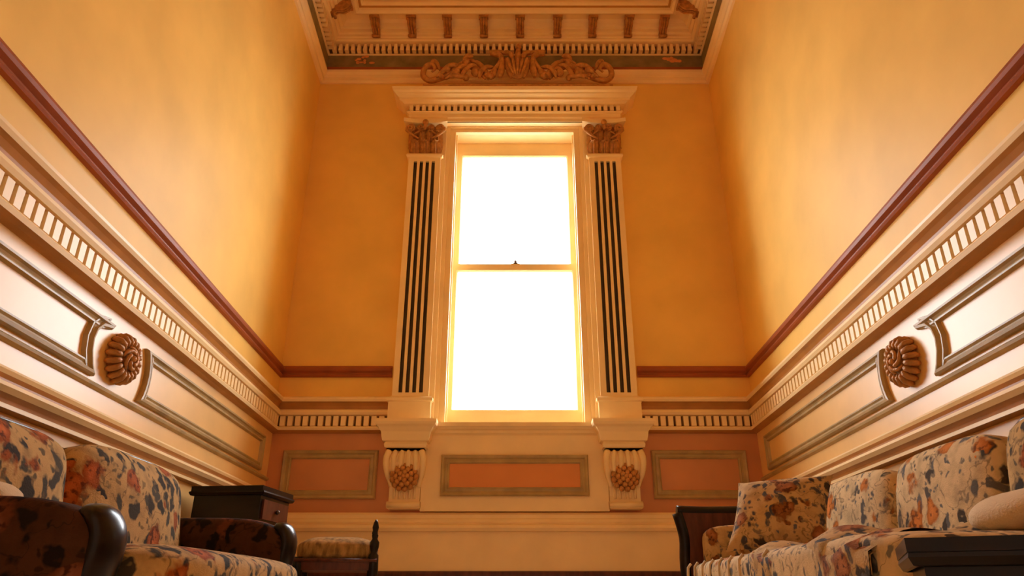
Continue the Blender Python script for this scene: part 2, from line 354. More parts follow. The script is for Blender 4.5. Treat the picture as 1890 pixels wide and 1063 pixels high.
# slim bead in each back corner
# ------------------------------------------------------------------ crown cornice
U = [LF, LB, RB, RF]
cr_prof = hz([(0, 4.150), (0.020, 4.150), (0.034, 4.165), (0.036, 4.190), (0.028, 4.200), (0.050, 4.215), (0.062, 4.240), (0.062, 4.262), (0.048, 4.266), (0.048, 4.300), (0.048, 4.302), (0.048, 4.430), (0.066, 4.436), (0.066, 4.520),
              (0.125, 4.524), (0.135, 4.540), (0.128, 4.556), (0.140, 4.566), (0.140, 4.590), (0.160, 4.600), (0.165, 4.630), (0.185, 4.640), (0.200, 4.665), (0.225, 4.685), (0.300, 4.690), (0.300, 4.660), (0.325, 4.650), (0.345, 4.664), (0.352, 4.690), (0.372, 4.694), (0.385, 4.720), (0.385, 4.800)])
cr_mi = []
for e in range(len(cr_prof) - 1):
    z = (cr_prof[e][1] + cr_prof[e + 1][1]) / 2 - H
    cr_mi.append(1 if 4.267 < z < 4.301 else 2 if 4.301 < z < 4.431 else 3 if 4.437 < z < 4.519 else 4 if (e in (28,)) else 0)
crown = trim(sweep(MB(), U, cr_prof, cr_mi), [M['cream'], M['red'], M['frieze'], M['dentback'], M['ochre']])
m = MB(); m.box(-0.017, 0.017, -0.022, 0.022, -0.036, 0.036); m.v = [Vector((p.x * (1 if p.z < 0 else 0.72), p.y, p.z)) for p in m.v]
cd_me = m.mesh('dentil', M['cream'])
x = -W + 0.115
while x < W - 0.1:
    place(cd_me, 'dentil', (x, D - 0.087, 4.474 + H), crown); x += 0.0545
for sd in (-1, 1):
    y = D - 0.14
    while y > 3.3:
        place(cd_me, 'dentil', wl(sd, y, 4.474 + H, 0.087), crown, (0, 0, PI / 2 - (WANG if sd > 0 else -WANG))); y -= 0.0545
# modillion brackets: curved underside rising outwards
def bracket_mesh():
    m = MB(); sec = []
    for i in range(11):
        t = i / 10; out = 0.135 + 0.155 * t
        low = 4.555 + 0.085 * t + 0.018 * math.sin(2 * PI * t)
        sec.append((out, low))
    poly = [(0.12, 4.70)] + [(0.12, 4.56)] + sec + [(0.296, 4.70)]
    for (h, w0) in ((0.0, 0.034),):
        m.prism([(-o, z - 4.6) for o, z in poly], 'x', -w0, w0)
    # three ribs under the curve and a cap
    for rx in (-0.022, 0, 0.022):
        m.tube([(rx, -o, z - 4.6 - 0.002) for o, z in sec], 0.009, 6)
    m.box(-0.042, 0.042, -0.305, -0.262, 0.036, 0.062)
    m.tube([(-0.036, -0.16, -0.046), (0.036, -0.16, -0.046)], 0.014, 8)
    return m.mesh('bracket', M['gilt'])
br_me = bracket_mesh()
for i in range(9):
    p = at([693, 760, 826, 893, 960, 1029, 1094, 1160, 1225][i], 52, D - 0.21)
    place(br_me, 'bracket', (p.x, D, 4.6 + H), crown)
for sd in (-1, 1):
    for y in (4.60, 4.26, 3.92, 3.58, 3.24):
        place(br_me, 'bracket', wl(sd, y, 4.6 + H), crown, (0, 0, -sd * (PI / 2 - WANG) if sd > 0 else PI / 2 - WANG))
# painted flower sprays on the frieze
for sd in (-1, 1):
    m = MB(); cx = at(672 if sd < 0 else 1242, 111, D - 0.05)
    for k in range(9):
        m.ball((cx.x + random.uniform(-0.075, 0.075), D - 0.05, cx.z + random.uniform(-0.035, 0.045)), (random.uniform(0.012, 0.03), 0.003, random.uniform(0.01, 0.022)), 8, 5)
    m.build('painted_flower_spray', M['terra'], crown)
# ceiling panel moulding
m = MB(); s1 = 0.47
sweep(m, [(-wx(YF) + s1, YF + s1), (-W + s1, D - s1), (W - s1, D - s1), (wx(YF) - s1, YF + s1)], [(-0.02, CEIL), (-0.02, CEIL - 0.03), (0.0, CEIL - 0.045), (0.03, CEIL - 0.05), (0.05, CEIL - 0.03), (0.09, CEIL - 0.025), (0.10, CEIL)], closed=True)
trim(m, M['cream'])

# ------------------------------------------------------------------ panels of the dado
fr_prof = [(0, 0), (0.0, 0.012), (0.006, 0.022), (0.016, 0.024), (0.022, 0.014), (0.030, 0.010), (0.038, 0.016), (0.044, 0.016), (0.048, 0.004), (0.050, 0.0)]
def side_panel(sd, pts):
    if sd > 0: to3 = lambda a, b, o: wl(1, a, b + H, o)
    else: to3 = lambda a, b, o: wl(-1, a, b + H, o)
    return frame_sweep(MB(), pts, fr_prof, to3).build('panel_frame', M['olive'], walls[sd])
RC, RR, RZ = 2.80, 0.215, 0.875    # rosette centre along the wall, cut radius, height
def arc_end(c, r, z0, z1, sgn):
    out = []
    for i in range(9):
        z = z0 + (z1 - z0) * i / 8
        out.append((c + sgn * math.sqrt(max(0.0, r * r - (z - RZ) ** 2)), z))
    return out
PZ0, PZ1 = 0.768, 1.000
for sd in (-1, 1):
    far = [(4.80, PZ0), (4.80, PZ1)] + arc_end(RC, 0.20, PZ1, PZ0, 1)
    side_panel(sd, far)
    e = 0.20
    near = [(RC - 0.20, PZ0), (RC - 0.235, 0.81), (RC - 0.258, 0.855), (RC - 0.265, 0.895), (RC - 0.255, 0.93), (RC - 0.225, 0.957), (RC - 0.155, 0.972), (RC - 0.135, PZ1), (0.3, PZ1), (0.3, PZ0)]
    side_panel(sd, near)
fr2 = [(0, 0), (0.0, 0.016), (0.008, 0.026), (0.02, 0.022), (0.03, 0.010), (0.044, 0.012), (0.050, 0.016), (0.056, 0.012), (0.06, 0.0)]
for sd in (-1, 1):
    a, b = sorted((sd * 1.618, sd * 0.955))
    frame_sweep(MB(), [(a, 0.608), (b, 0.608), (b, 0.937), (a, 0.937)], fr2, lambda x, z, o: Vector((x, D - o, z + H))).build('panel_frame', M['olive'], wall_back)

# ================================================================== WINDOW
win = bpy.data.objects.new('window_1', None); col.objects.link(win); win.location = (0, D + 0.1, OZ0); struct(win)
CX = 0.006
# box frame: jambs, head and sill inside the opening
def ring(m, x0, x1, z0, z1, w, y0, y1, wb=None, wt=None, mi=0):
    wb = w if wb is None else wb; wt = w if wt is None else wt
    m.box(x0, x0 + w, y0, y1, z0, z1, mi); m.box(x1 - w, x1, y0, y1, z0, z1, mi)
    m.box(x0 + w, x1 - w, y0, y1, z0, z0 + wb, mi); m.box(x0 + w, x1 - w, y0, y1, z1 - wt, z1, mi)
    return m
m = MB(); ring(m, -OW + 0.001, OW - 0.001, OZ0 + 0.001, OZ1 - 0.001, 0.022, D + 0.02, D + WALLTH - 0.01, 0.02, 0.03)
ring(m, -OW + 0.001, OW - 0.001, OZ0 + 0.001, OZ1 - 0.001, 0.04, D + 0.02, D + 0.035, 0.02, 0.03)
m.build('window_frame', M['cream'], win)
ZM = at(950, 494, D + 0.13).z      # meeting rails
def sash(name, y, z0, z1, st, rb, rt, lugs=False):
    x0, x1 = -OW + 0.024, OW - 0.024
    m = MB(); ring(m, x0, x1, z0, z1, st, y, y + 0.04, rb, rt)
    g = [(0, 0), (0.0, 0.012), (0.012, 0.006), (0.014, 0)]
    frame_sweep(m, [(x0 + st, z0 + rb), (x1 - st, z0 + rb), (x1 - st, z1 - rt), (x0 + st, z1 - rt)], [(0, 0.0), (0.004, 0.0), (0.012, -0.012), (0.014, -0.02)], lambda a, b, o: Vector((a, y - o, b)))
    o = m.build(name, M['cream'], win)
    MB().box(x0 + st - 0.003, x1 - st + 0.003, y + 0.018, y + 0.022, z0 + rb - 0.003, z1 - rt + 0.003).build('glass_pane', M['glass'], o)
    return o
ls = sash('lower_sash', D + 0.105, OZ0 + 0.022, ZM + 0.022, 0.038, 0.165, 0.05)
us = sash('upper_sash', D + 0.15, ZM - 0.02, OZ1 - 0.034, 0.048, 0.045, 0.12)
m = MB(); m.lathe([(0.022, 0), (0.022, 0.012), (0.012, 0.02), (0.014, 0.034), (0.004, 0.04)], (CX, D + 0.125, ZM + 0.022), 10); m.box(CX - 0.035, CX + 0.035, D + 0.11, D + 0.14, ZM + 0.022, ZM + 0.028)
m.build('sash_lock', M['metal'], ls)
# inner casing between pilasters: stepped architrave
PI0, PI1 = 0.612, 0.874            # pilaster inner and outer edge
def casing(m, y0, y1, inner, outer, ztop_in, ztop_out, zb):
    for sx in (-1, 1):
        a, b = sorted((sx * inner, sx * outer)); m.box(a, b, y0, y1, zb, ztop_out)
    m.box(-inner, inner, y0, y1, ztop_in, ztop_out)
m = MB(); zb = 1.115 + H
casing(m, D - 0.025, D + 0.02, 0.50, 0.545, 3.62 + H, 3.68 + H, zb)
casing(m, D - 0.042, D + 0.0, 0.545, 0.575, 3.655 + H, 3.70 + H, zb)
casing(m, D - 0.065, D + 0.0, 0.575, PI0 + 0.004, 3.69 + H, 3.73 + H, zb)
m.build('casing', M['cream'], win)
# stool (inner sill) over the apron
m = MB(); m.box(-0.615, 0.615, D - 0.115, D + 0.105, 1.085 + H, 1.112 + H)
sweep(m, [(-0.615, D), (0.615, D)], hz([(0, 1.085), (0.105, 1.085), (0.095, 1.07), (0.078, 1.062), (0.078, 1.045), (0.062, 1.03), (0, 1.025)]))
m.build('window_sill', M['cream'], win)

# apron below the window
ap = thing('window_apron', (0, D - 0.035, 0.52 + H), 'cream apron below the window with a burnt orange rectangular panel', 'panel')
m = MB(); m.box(-0.638, 0.638, D - 0.065, D - 0.001, 0.522 + H, 1.03 + H); m.build('apron_board', M['cream'], ap)
MB().box(-0.455, 0.455, D - 0.070, D - 0.065, 0.665 + H, 0.85 + H).build('panel_field', M['terra'], ap)
frame_sweep(MB(), [(-0.505, 0.618), (0.505, 0.618), (0.505, 0.893), (-0.505, 0.893)], fr2, lambda x, z, o: Vector((x, D - 0.066 - o, z + H))).build('panel_frame', M['olive'], ap)

# ------------------------------------------------------------------ carved rosettes
def rosette_parts(nm, R, depth, big):
    """meshes of a rosette that faces +z, radius R"""
    m = MB(); m.lathe([(R * 0.80, 0), (R * 0.84, depth * 0.18), (R * 0.6, depth * 0.5), (R * 0.1, depth * 0.62)], (0, 0, 0), 20)
    base = m.mesh('backing', M['gilt'])
    m = MB(); m.tube([(R * 0.50, 0, depth * 0.60), (R * 0.66, 0, depth * 0.66), (R * 0.82, 0, depth * 0.52), (R * 0.93, 0, depth * 0.26), (R * 0.95, 0, depth * 0.06)], [R * 0.075, R * 0.115, R * 0.135, R * 0.12, R * 0.06], 8)
    pet = m.mesh('petal', M['gilt'])
    m = MB(); pts = []
    for i in range(9):
        a = 0.25 * i; r = R * (0.20 + 0.035 * i); pts.append((r * math.cos(a), r * math.sin(a), depth * (0.92 - 0.03 * i)))
    m.tube(pts, [R * 0.03] + [R * 0.085] * 6 + [R * 0.06, R * 0.02], 7)
    inn = m.mesh('inner_petal', M['gilt'])
    m = MB(); m.ball((0, 0, depth * 0.82), (R * 0.15, R * 0.15, depth * 0.22), 12, 8)
    bud = m.mesh('bud', M['gilt'])
    return base, pet, inn, bud
def rosette(root_or_none, mats, loc, rot, npet, ninn, parent=None, name='carved_rosette', label=None, cat=None, group=None):
    base, pet, inn, bud = mats
    if parent is None: r = thing(name, loc, label, cat, group); r.rotation_euler = rot
    else:
        r = bpy.data.objects.new(name, base); col.objects.link(r); r.parent = parent; r.location = Vector(loc) - root_loc(parent); r.rotation_euler = rot
    def kid(me, nm, rz):
        o = bpy.data.objects.new(nm, me); col.objects.link(o); o.parent = r; o.rotation_euler = (0, 0, rz)
    if parent is None: kid(base, 'backing', 0)
    for i in range(npet): kid(pet, 'petal', 2 * PI * i / npet)
    for i in range(ninn): kid(inn, 'inner_petal', 2 * PI * i / ninn)
    kid(bud, 'bud', 0)
    return r
big = rosette_parts('r', 0.104, 0.075, True)
for sd in (-1, 1):
    rosette(None, big, wl(sd, RC - 0.005 if sd > 0 else RC - 0.04, RZ + 0.012 + H, 0.001), (PI / 2, 0, (PI / 2 if sd < 0 else -PI / 2) + (sd * -WANG if sd < 0 else -WANG) * (1 if sd > 0 else -1) * -1 * sd), 18, 5,
            label='large carved gilt rosette on the %s wall above the %s' % (('left', 'small settee') if sd < 0 else ('right', 'long sofa')), cat='rosette', group='wall rosettes')
small = rosette_parts('s', 0.092, 0.075, False)

# ------------------------------------------------------------------ pilasters
YP = D - 0.095
def leaf_mesh(w, h, curl):
    m = MB(); rows = 7; cols = 5; vs = []
    for i in range(rows):
        t = i / (rows - 1); ww = w * (0.55 + 0.75 * math.sin(PI * (0.15 + 0.75 * t))) * (1 - 0.55 * max(0, t - 0.75) / 0.25)
        zz = h * min(t, 0.86) if t < 0.87 else h * (0.86 - (t - 0.86) * 0.9)
        yy = -curl * (t ** 2.2)
        for j in range(cols):
            s_ = -1 + 2 * j / (cols - 1)
            vs.append((s_ * ww / 2, yy - 0.012 * (1 - s_ * s_) + (0.006 if j % 2 else 0), zz))
    n = rows * cols
    vs2 = vs + [(p[0] * 0.9, p[1] + 0.012, p[2] - 0.004) for p in vs]
    fs = []
    for i in range(rows - 1):
        for j in range(cols - 1):
            a = i * cols + j; fs.append((a, a + 1, a + cols + 1, a + cols)); fs.append((n + a, n + a + cols, n + a + cols + 1, n + a + 1))
    rim = list(range(cols)) + [cols * i + cols - 1 for i in range(1, rows)] + [n - 1 - k for k in range(1, cols)] + [cols * i for i in range(rows - 2, 0, -1)]
    for k in range(len(rim)): a, b = rim[k], rim[(k + 1) % len(rim)]; fs.append((a, n + a, n + b, b))
    m.add(vs2, fs, 0, True)
    m.tube([(0, -0.012, 0), (0, -0.016 - curl * 0.25, h * 0.5), (0, -0.014 - curl * 0.8, h * 0.84)], [0.008, 0.008, 0.004], 6)
    return m.mesh('acanthus_leaf', M['gilt'])
leaf_lo = leaf_mesh(0.070, 0.135, 0.075); leaf_hi = leaf_mesh(0.062, 0.225, 0.085)
def volute_mesh():
    m = MB(); pts = []
    for i in range(22):
        a = i * 0.55; r = 0.040 * (1 - i / 24); pts.append((r * math.cos(a), 0.0, -r * math.sin(a)))
    pts = [(-0.07, 0.01, -0.10), (-0.01, 0.005, -0.06), (0.035, 0, -0.02)] + pts
    m.tube(pts, [0.008, 0.012] + [0.013] * (len(pts) - 6) + [0.012, 0.010, 0.009, 0.008], 7)
    return m.mesh('volute', M['gilt'])
vol_me = volute_mesh()
ZB, ZS0, ZS1, ZC1 = 1.115 + H, 1.295 + H, 3.325 + H, 3.665 + H    # plinth bottom, shaft bottom, shaft top, capital top
DW = D - 0.002
for sd in (-1, 1):
    cx = sd * (PI0 + PI1) / 2
    p = thing('pilaster', (cx, D - 0.06, ZB), 'cream fluted pilaster with gilt leaf capital %s of the window' % ('left' if sd < 0 else 'right'), 'pilaster', 'window pilasters')
    # plinth with cap moulding
    m = MB(); m.box(cx - 0.150, cx + 0.150, YP - 0.02, DW, ZB, ZS0 - 0.035)
    m.build('plinth', M['cream'], p)
    m = MB(); sweep(m, [(cx - 0.131, DW), (cx - 0.131, YP), (cx + 0.131, YP), (cx + 0.131, DW)], [(0, ZS0 - 0.036), (0.022, ZS0 - 0.036), (0.032, ZS0 - 0.03), (0.032, ZS0 - 0.010), (0.020, ZS0), (0.008, ZS0 + 0.004), (0, ZS0 + 0.012)])
    m.build('plinth_cap', M['cream'], p)
    # shaft with four sunk flutes
    hw = 0.131; z0, z1 = ZS0, ZS1; f0, f1 = z0 + 0.035, z1 - 0.045
    nf = 4; pitch = 0.049; fw = 0.027; dp = 0.022
    m = MB(); xs = [cx - hw]
    for i in range(nf): c_ = cx + (i - 1.5) * pitch; xs += [c_ - fw / 2, c_ + fw / 2]
    xs.append(cx + hw)
    m.box(cx - hw, cx + hw, YP + dp, DW, z0, z1)
    for i in range(0, len(xs), 2): m.box(xs[i], xs[i + 1], YP, YP + dp, z0, z1)
    for i in range(1, len(xs) - 1, 2): m.box(xs[i], xs[i + 1], YP, YP + dp, z0, f0); m.box(xs[i], xs[i + 1], YP, YP + dp, f1, z1)
    sh = m.build('shaft', M['cream'], p)
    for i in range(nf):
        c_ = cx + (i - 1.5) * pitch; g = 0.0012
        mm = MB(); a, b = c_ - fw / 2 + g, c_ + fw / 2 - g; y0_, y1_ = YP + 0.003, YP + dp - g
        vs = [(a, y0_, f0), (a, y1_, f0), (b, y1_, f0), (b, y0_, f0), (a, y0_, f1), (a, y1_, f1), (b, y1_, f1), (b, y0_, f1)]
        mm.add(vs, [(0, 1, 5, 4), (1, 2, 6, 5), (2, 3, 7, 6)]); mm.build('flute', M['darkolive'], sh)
    # astragal, capital
    m = MB(); sweep(m, [(cx - hw, DW), (cx - hw, YP), (cx + hw, YP), (cx + hw, DW)], [(0, z1 - 0.012), (0.014, z1 - 0.008), (0.020, z1 + 0.006), (0.014, z1 + 0.022), (0, z1 + 0.026)])
    m.build('astragal', M['cream'], p)
    m = MB(); m.hexa([(cx - 0.108, YP + 0.030, z1 + 0.02), (cx + 0.108, YP + 0.030, z1 + 0.02), (cx + 0.115, DW, z1 + 0.02), (cx - 0.115, DW, z1 + 0.02)],
                     [(cx - 0.125, YP + 0.010, ZC1 - 0.035), (cx + 0.125, YP + 0.010, ZC1 - 0.035), (cx + 0.145, DW, ZC1 - 0.035), (cx - 0.145, DW, ZC1 - 0.035)])
    cap = m.build('capital_bell', M['gilt'], p)
    for i in range(3): place(leaf_lo, 'acanthus_leaf', (cx + (i - 1) * 0.085, YP + 0.012, z1 + 0.024), p)
    for i in range(4): place(leaf_hi, 'acanthus_leaf', (cx + (i - 1.5) * 0.070, YP + 0.022, z1 + 0.05), p)
    for q in (-1, 1):
        place(leaf_lo, 'acanthus_leaf', (cx + q * 0.118, YP + 0.06, z1 + 0.024), p, (0, 0, q * PI / 2), (1, 0.45, 1))
        place(vol_me, 'volute', (cx + q * 0.125, YP - 0.045, ZC1 - 0.085), p, (0, 0, 0), (q, 1, 1))
        place(vol_me, 'volute', (cx + q * 0.045, YP - 0.045, ZC1 - 0.075), p, (0, 0, 0), (-q * 0.65, 0.8, 0.65))
    m = MB(); m.ball((cx, YP - 0.07, ZC1 - 0.045), (0.026, 0.02, 0.028), 10, 6); m.ball((cx, YP - 0.07, ZC1 - 0.09), (0.018, 0.016, 0.03), 8, 6); m.build('flower_boss', M['gilt'], p)
    m = MB(); a0, a1 = ZC1 - 0.036, ZC1
    front = [(cx - 0.182 + 0.364 * i / 10, YP - 0.075 + 0.030 * math.sin(PI * i / 10)) for i in range(11)]
    m.prism([(cx - 0.165, DW)] + front + [(cx + 0.165, DW)], 'z', a0, a1); m.build('abacus', M['cream'], p)

# ------------------------------------------------------------------ entablature over the window
en = thing('window_entablature', (0, D - 0.1, ZC1), 'cream moulded entablature with a dentil row over the window', 'cornice')
e0 = ZC1 - H
EX = 0.875
prof = [(0, e0 + 0.001), (0.0, e0 + 0.008), (0.008, e0 + 0.014), (0.008, e0 + 0.035), (0.020, e0 + 0.045), (0.020, e0 + 0.075), (0.036, e0 + 0.085), (0.040, e0 + 0.093), (0.022, e0 + 0.097), (0.022, e0 + 0.150),
        (0.060, e0 + 0.152), (0.075, e0 + 0.162), (0.095, e0 + 0.168), (0.098, e0 + 0.186), (0.116, e0 + 0.198), (0.126, e0 + 0.206), (0.130, e0 + 0.216), (0.148, e0 + 0.228), (0.156, e0 + 0.258), (-0.1, e0 + 0.258)]
def rsweep(x, y0): return [(-x, D), (-x, y0), (x, y0), (x, D)]
m = MB(); sweep(m, rsweep(EX, YP), hz([(o, z) for o, z in prof]), [0] * 8 + [1] + [0] * 10, inward=1)
m.box(-EX, EX, YP, D, ZC1 + 0.001, ZC1 + 0.25)
m.build('moulding', [M['cream'], M['dentback']], en)
m = MB(); m.box(-0.016, 0.016, -0.012, 0.012, -0.026, 0.026); ed_me = m.mesh('dentil', M['cream'])
nd = 34
for i in range(nd):
    x = -EX + 0.0 + (2 * EX) * i / (nd - 1); place(ed_me, 'dentil', (x, YP - 0.032, ZC1 + 0.1235), en)
for sd in (-1, 1):
    for k in range(2): place(ed_me, 'dentil', (sd * (EX + 0.032), YP + 0.035 + 0.052 * k, ZC1 + 0.1235), en, (0, 0, PI / 2))
ETOP = ZC1 + 0.258

# ------------------------------------------------------------------ carved crest above it
YC = D - 0.21
cst = thing('carved_crest', (0.02, YC, ETOP), 'carved gilt crest of scrolls and leaves on top of the window head', 'carving')
def cp(u, v, dy=0.0): q = at(u, v, YC); q.y += dy; return q
def smooth_path(pts, k=4):
    P = [Vector(p) for p in pts]; out = []
    for i in range(len(P) - 1):
        p0 = P[max(i - 1, 0)]; p1 = P[i]; p2 = P[i + 1]; p3 = P[min(i + 2, len(P) - 1)]
        for j in range(k):
            t = j / k; out.append(0.5 * ((2 * p1) + (p2 - p0) * t + (2 * p0 - 5 * p1 + 4 * p2 - p3) * t * t + (3 * p1 - p0 - 3 * p2 + p3) * t ** 3))
    out.append(P[-1]); return out
def stroke(name, pts, r0, r1, mirror=True, dy=0.0, taper=0.35):
    for sg in ((-1, 1) if mirror else (-1,)):
        P = [cp(955 + (-(u - 955) if sg > 0 else (u - 955)), v, dy - 0.012 * math.sin(i)) for i, (u, v) in enumerate(pts)]
        P = smooth_path(P); n = len(P)
        rad = [(r0 + (r1 - r0) * i / (n - 1)) * (taper + (1 - taper) * min(1, 4 * min(i + 0.3, n - 1 - i + 0.3) / n)) for i in range(n)]
        MB().tube(P, rad, 8).build(name, M['gilt'], cst)
def blob(name, u, v, rx, rz, mirror=True, dy=0.0, ang=0.0):
    for sg in ((-1, 1) if mirror else (-1,)):
        c = cp(955 + (-(u - 955) if sg > 0 else (u - 955)), v, dy); R = Matrix.Rotation(ang * -sg, 3, 'Y')
        MB().ball(c, (rx, 0.03, rz), 10, 7, rot=R).build(name, M['gilt'], cst)
stroke('scroll', [(797, 133), (803, 128), (797, 120), (785, 125), (781, 138), (792, 147), (812, 144), (832, 136), (850, 122), (866, 111), (876, 113)], 0.022, 0.030)
stroke('scroll', [(893, 141), (908, 137), (921, 124), (926, 110), (918, 102), (905, 99), (926, 99), (946, 106)], 0.022, 0.026, dy=-0.02)
stroke('leaf_spray', [(822, 148), (836, 140), (848, 130), (866, 124), (884, 132), (896, 146)], 0.026, 0.030, dy=-0.015)
stroke('leaf_spray', [(868, 114), (884, 120), (894, 132), (902, 147)], 0.024, 0.03)
stroke('leaf_spray', [(796, 120), (800, 114), (806, 118), (812, 130)], 0.018, 0.02)
stroke('leaf_spray', [(856, 116), (862, 108), (874, 108)], 0.02, 0.022, dy=-0.02)
stroke('leaf_spray', [(806, 147), (818, 138), (830, 128), (842, 126), (852, 134)], 0.02, 0.026, dy=-0.03)
stroke('leaf_spray', [(852, 148), (858, 138), (868, 128), (880, 126)], 0.024, 0.018, dy=-0.035)
stroke('leaf_spray', [(884, 148), (888, 138), (898, 130), (912, 128)], 0.026, 0.016, dy=-0.03)
stroke('leaf_spray', [(832, 148), (838, 146), (850, 147), (862, 148)], 0.02, 0.02, dy=-0.03)
blob('flower', 826, 134, 0.03, 0.032, dy=-0.04); blob('flower', 862, 121, 0.032, 0.03, dy=-0.04); blob('flower', 906, 146, 0.03, 0.034, dy=-0.04)
stroke('drapery', [(925, 108), (927, 124), (923, 148)], 0.020, 0.034, dy=-0.025)
stroke('drapery', [(934, 110), (937, 126), (944, 148)], 0.018, 0.03, dy=-0.02)
stroke('drapery', [(908, 148), (911, 140), (916, 130)], 0.028, 0.02, dy=-0.02)
blob('flower', 842, 138, 0.045, 0.05, dy=-0.03); blob('flower', 878, 138, 0.04, 0.045, dy=-0.03); blob('berry', 900, 143, 0.03, 0.03, dy=-0.03)
blob('berry', 815, 144, 0.03, 0.022, dy=-0.02); blob('berry', 860, 146, 0.03, 0.03, dy=-0.02)
blob('shell', 955, 134, 0.085, 0.10, mirror=False, dy=-0.035)
for k in range(-2, 3): stroke('shell_rib', [(955 + 3 * k, 147), (955 + 7 * k, 132), (955 + 9 * k, 118)], 0.012, 0.016, mirror=False, dy=-0.065)
stroke('finial', [(955, 118), (956, 106), (957, 96)], 0.03, 0.020, mirror=False, dy=-0.03)
blob('finial', 957, 92, 0.028, 0.03, mirror=False, dy=-0.03)
stroke('crown_leaf', [(946, 112), (940, 104), (930, 101)], 0.026, 0.014, dy=-0.03)
MB().box(at(782, 147, YC).x, at(1130, 147, YC).x, YC - 0.03, YC + 0.03, ETOP + 0.0005, ETOP + 0.03).build('base_rail', M['gilt'], cst)

# ------------------------------------------------------------------ corbels under the pilasters
for sd in (-1, 1):
    cx = sd * 0.745
    c = thing('corbel', (cx, D - 0.08, 0.54 + H), 'cream scrolled corbel with ribs and a gilt flower under the %s pilaster' % ('left' if sd < 0 else 'right'), 'corbel', 'corbels under the window pilasters')
    z = lambda r: r + H
    # cap shelf with mouldings
    m = MB(); hw = 0.128; yf = D - 0.155
    sweep(m, [(cx - hw, D), (cx - hw, yf), (cx + hw, yf), (cx + hw, D)], hz([(0.0, 0.905), (0.0, 0.925), (0.014, 0.930), (0.018, 0.950), (0.012, 0.966), (0.030, 0.972), (0.036, 1.00), (0.040, 1.03), (0.060, 1.060), (0.078, 1.075), (0.084, 1.090), (0.084, 1.112), (-0.05, 1.112)]))
    m.box(cx - hw, cx + hw, yf, D, z(0.905), z(1.111)); m.build('cap', M['cream'], c)
    # S shaped body
    prof = [(0.150, 0.905), (0.165, 0.87), (0.168, 0.83), (0.155, 0.785), (0.128, 0.745), (0.105, 0.715), (0.095, 0.68), (0.092, 0.62), (0.096, 0.575), (0.110, 0.565), (0.112, 0.545), (0.10, 0.534)]
    m = MB(); hwf = lambda q: 0.104 + 0.030 * max(0.0, math.sin(PI * min(1.0, max(0.0, (q - 0.70) / 0.205)))) ** 0.8 + 0.018 * max(0, (q - 0.8) / 0.1)
    vs = []
    for o, q in prof:
        for sx in (-1, 1): vs += [(cx + sx * hwf(q), D - o + 0.012, z(q)), (cx + sx * hwf(q), D, z(q))]
    n_ = len(prof); fs = []
    for i in range(n_ - 1):
        a = 4 * i; b = a + 4; fs += [(a, a + 2, b + 2, b), (a + 1, a, b, b + 1), (a + 2, a + 3, b + 3, b + 2)]
    fs += [(0, 1, 3, 2), (4 * n_ - 4, 4 * n_ - 2, 4 * n_ - 1, 4 * n_ - 3)]
    m.add(vs, fs); m.build('scroll_body', M['cream'], c)
    for i in range(6):
        w_ = 0.019 if i not in (0, 5) else 0.024
        P = smooth_path([(cx + (i - 2.5) / 2.5 * (hwf(q) - 0.012), D - o + 0.010, z(q)) for o, q in prof[:7]], 3)
        MB().tube(P, [w_ * (1 - 0.35 * k / len(P)) for k in range(len(P))], 8).build('rib', M['cream'], c)
    for i in range(5):
        x = cx + (i - 2) * 0.034
        MB().tube([(x, D - 0.083, z(0.69)), (x, D - 0.080, z(0.60))], 0.010, 6).build('reed', M['cream'], c)
    m = MB(); m.box(cx - 0.112, cx + 0.112, D - 0.105, D, z(0.537), z(0.58)); m.tube([(cx - 0.112, D - 0.103, z(0.558)), (cx + 0.112, D - 0.103, z(0.558))], 0.02, 10); m.build('foot', M['cream'], c)
    fl = MB(); fl.ball((cx, D - 0.120, z(0.735)), (0.078, 0.050, 0.075), 14, 10); fl = fl.build('flower', M['gilt'], c)
    for rg, (nn, rr, dd, ps) in enumerate(((13, 0.078, 0.022, 0.021), (9, 0.052, 0.046, 0.020), (5, 0.026, 0.058, 0.018), (1, 0.0, 0.062, 0.016))):
        pm = MB().ball((0, 0, 0), (ps, ps * 0.9, ps * 1.05), 8, 6).mesh('petal', M['gilt'])
        for k in range(nn):
            a = 2 * PI * (k + 0.5 * (rg % 2)) / nn
            place(pm, 'petal', (cx + rr * math.cos(a), D - 0.120 - dd, z(0.735) + rr * math.sin(a)), fl)

# ================================================================== FURNITURE
# ---- settee on the left
SX = -0.80; SB = -1.50; Y0, Y1 = 1.47, 2.86     # front line, back line, near and far end
lo = thing('settee', (-1.15, 2.16, 0), 'small upholstered settee with cream floral back cushions by the left wall', 'sofa')
seatz = 0.415
m = MB(); m.box(SB, SX - 0.05, Y0 + 0.06, Y1 - 0.06, 0.16, 0.29); m.build('seat_rail', M['wood'], lo)
for xx in (SB + 0.05, SX - 0.10):
    for yy in (Y0 + 0.10, Y1 - 0.10): MB().lathe([(0.018, 0.0), (0.026, 0.03), (0.020, 0.08), (0.034, 0.13), (0.034, 0.17)], (xx, yy, 0), 10).build('leg', M['wood'], lo)
m = rounded((0.66, Y1 - Y0 - 0.22, 0.15), 4.5, 12, 0.12, 2); m.xf(TRS((SX - 0.25, (Y0 + Y1) / 2, 0.345))); m.build('seat_cushion', M['floral'], lo)
m = rounded((0.10, Y1 - Y0 - 0.06, 0.62), 6, 8); m.xf(TRS((SB + 0.065, (Y0 + Y1) / 2, 0.42), ry=-0.06)); m.build('backrest', M['velvet'], lo)
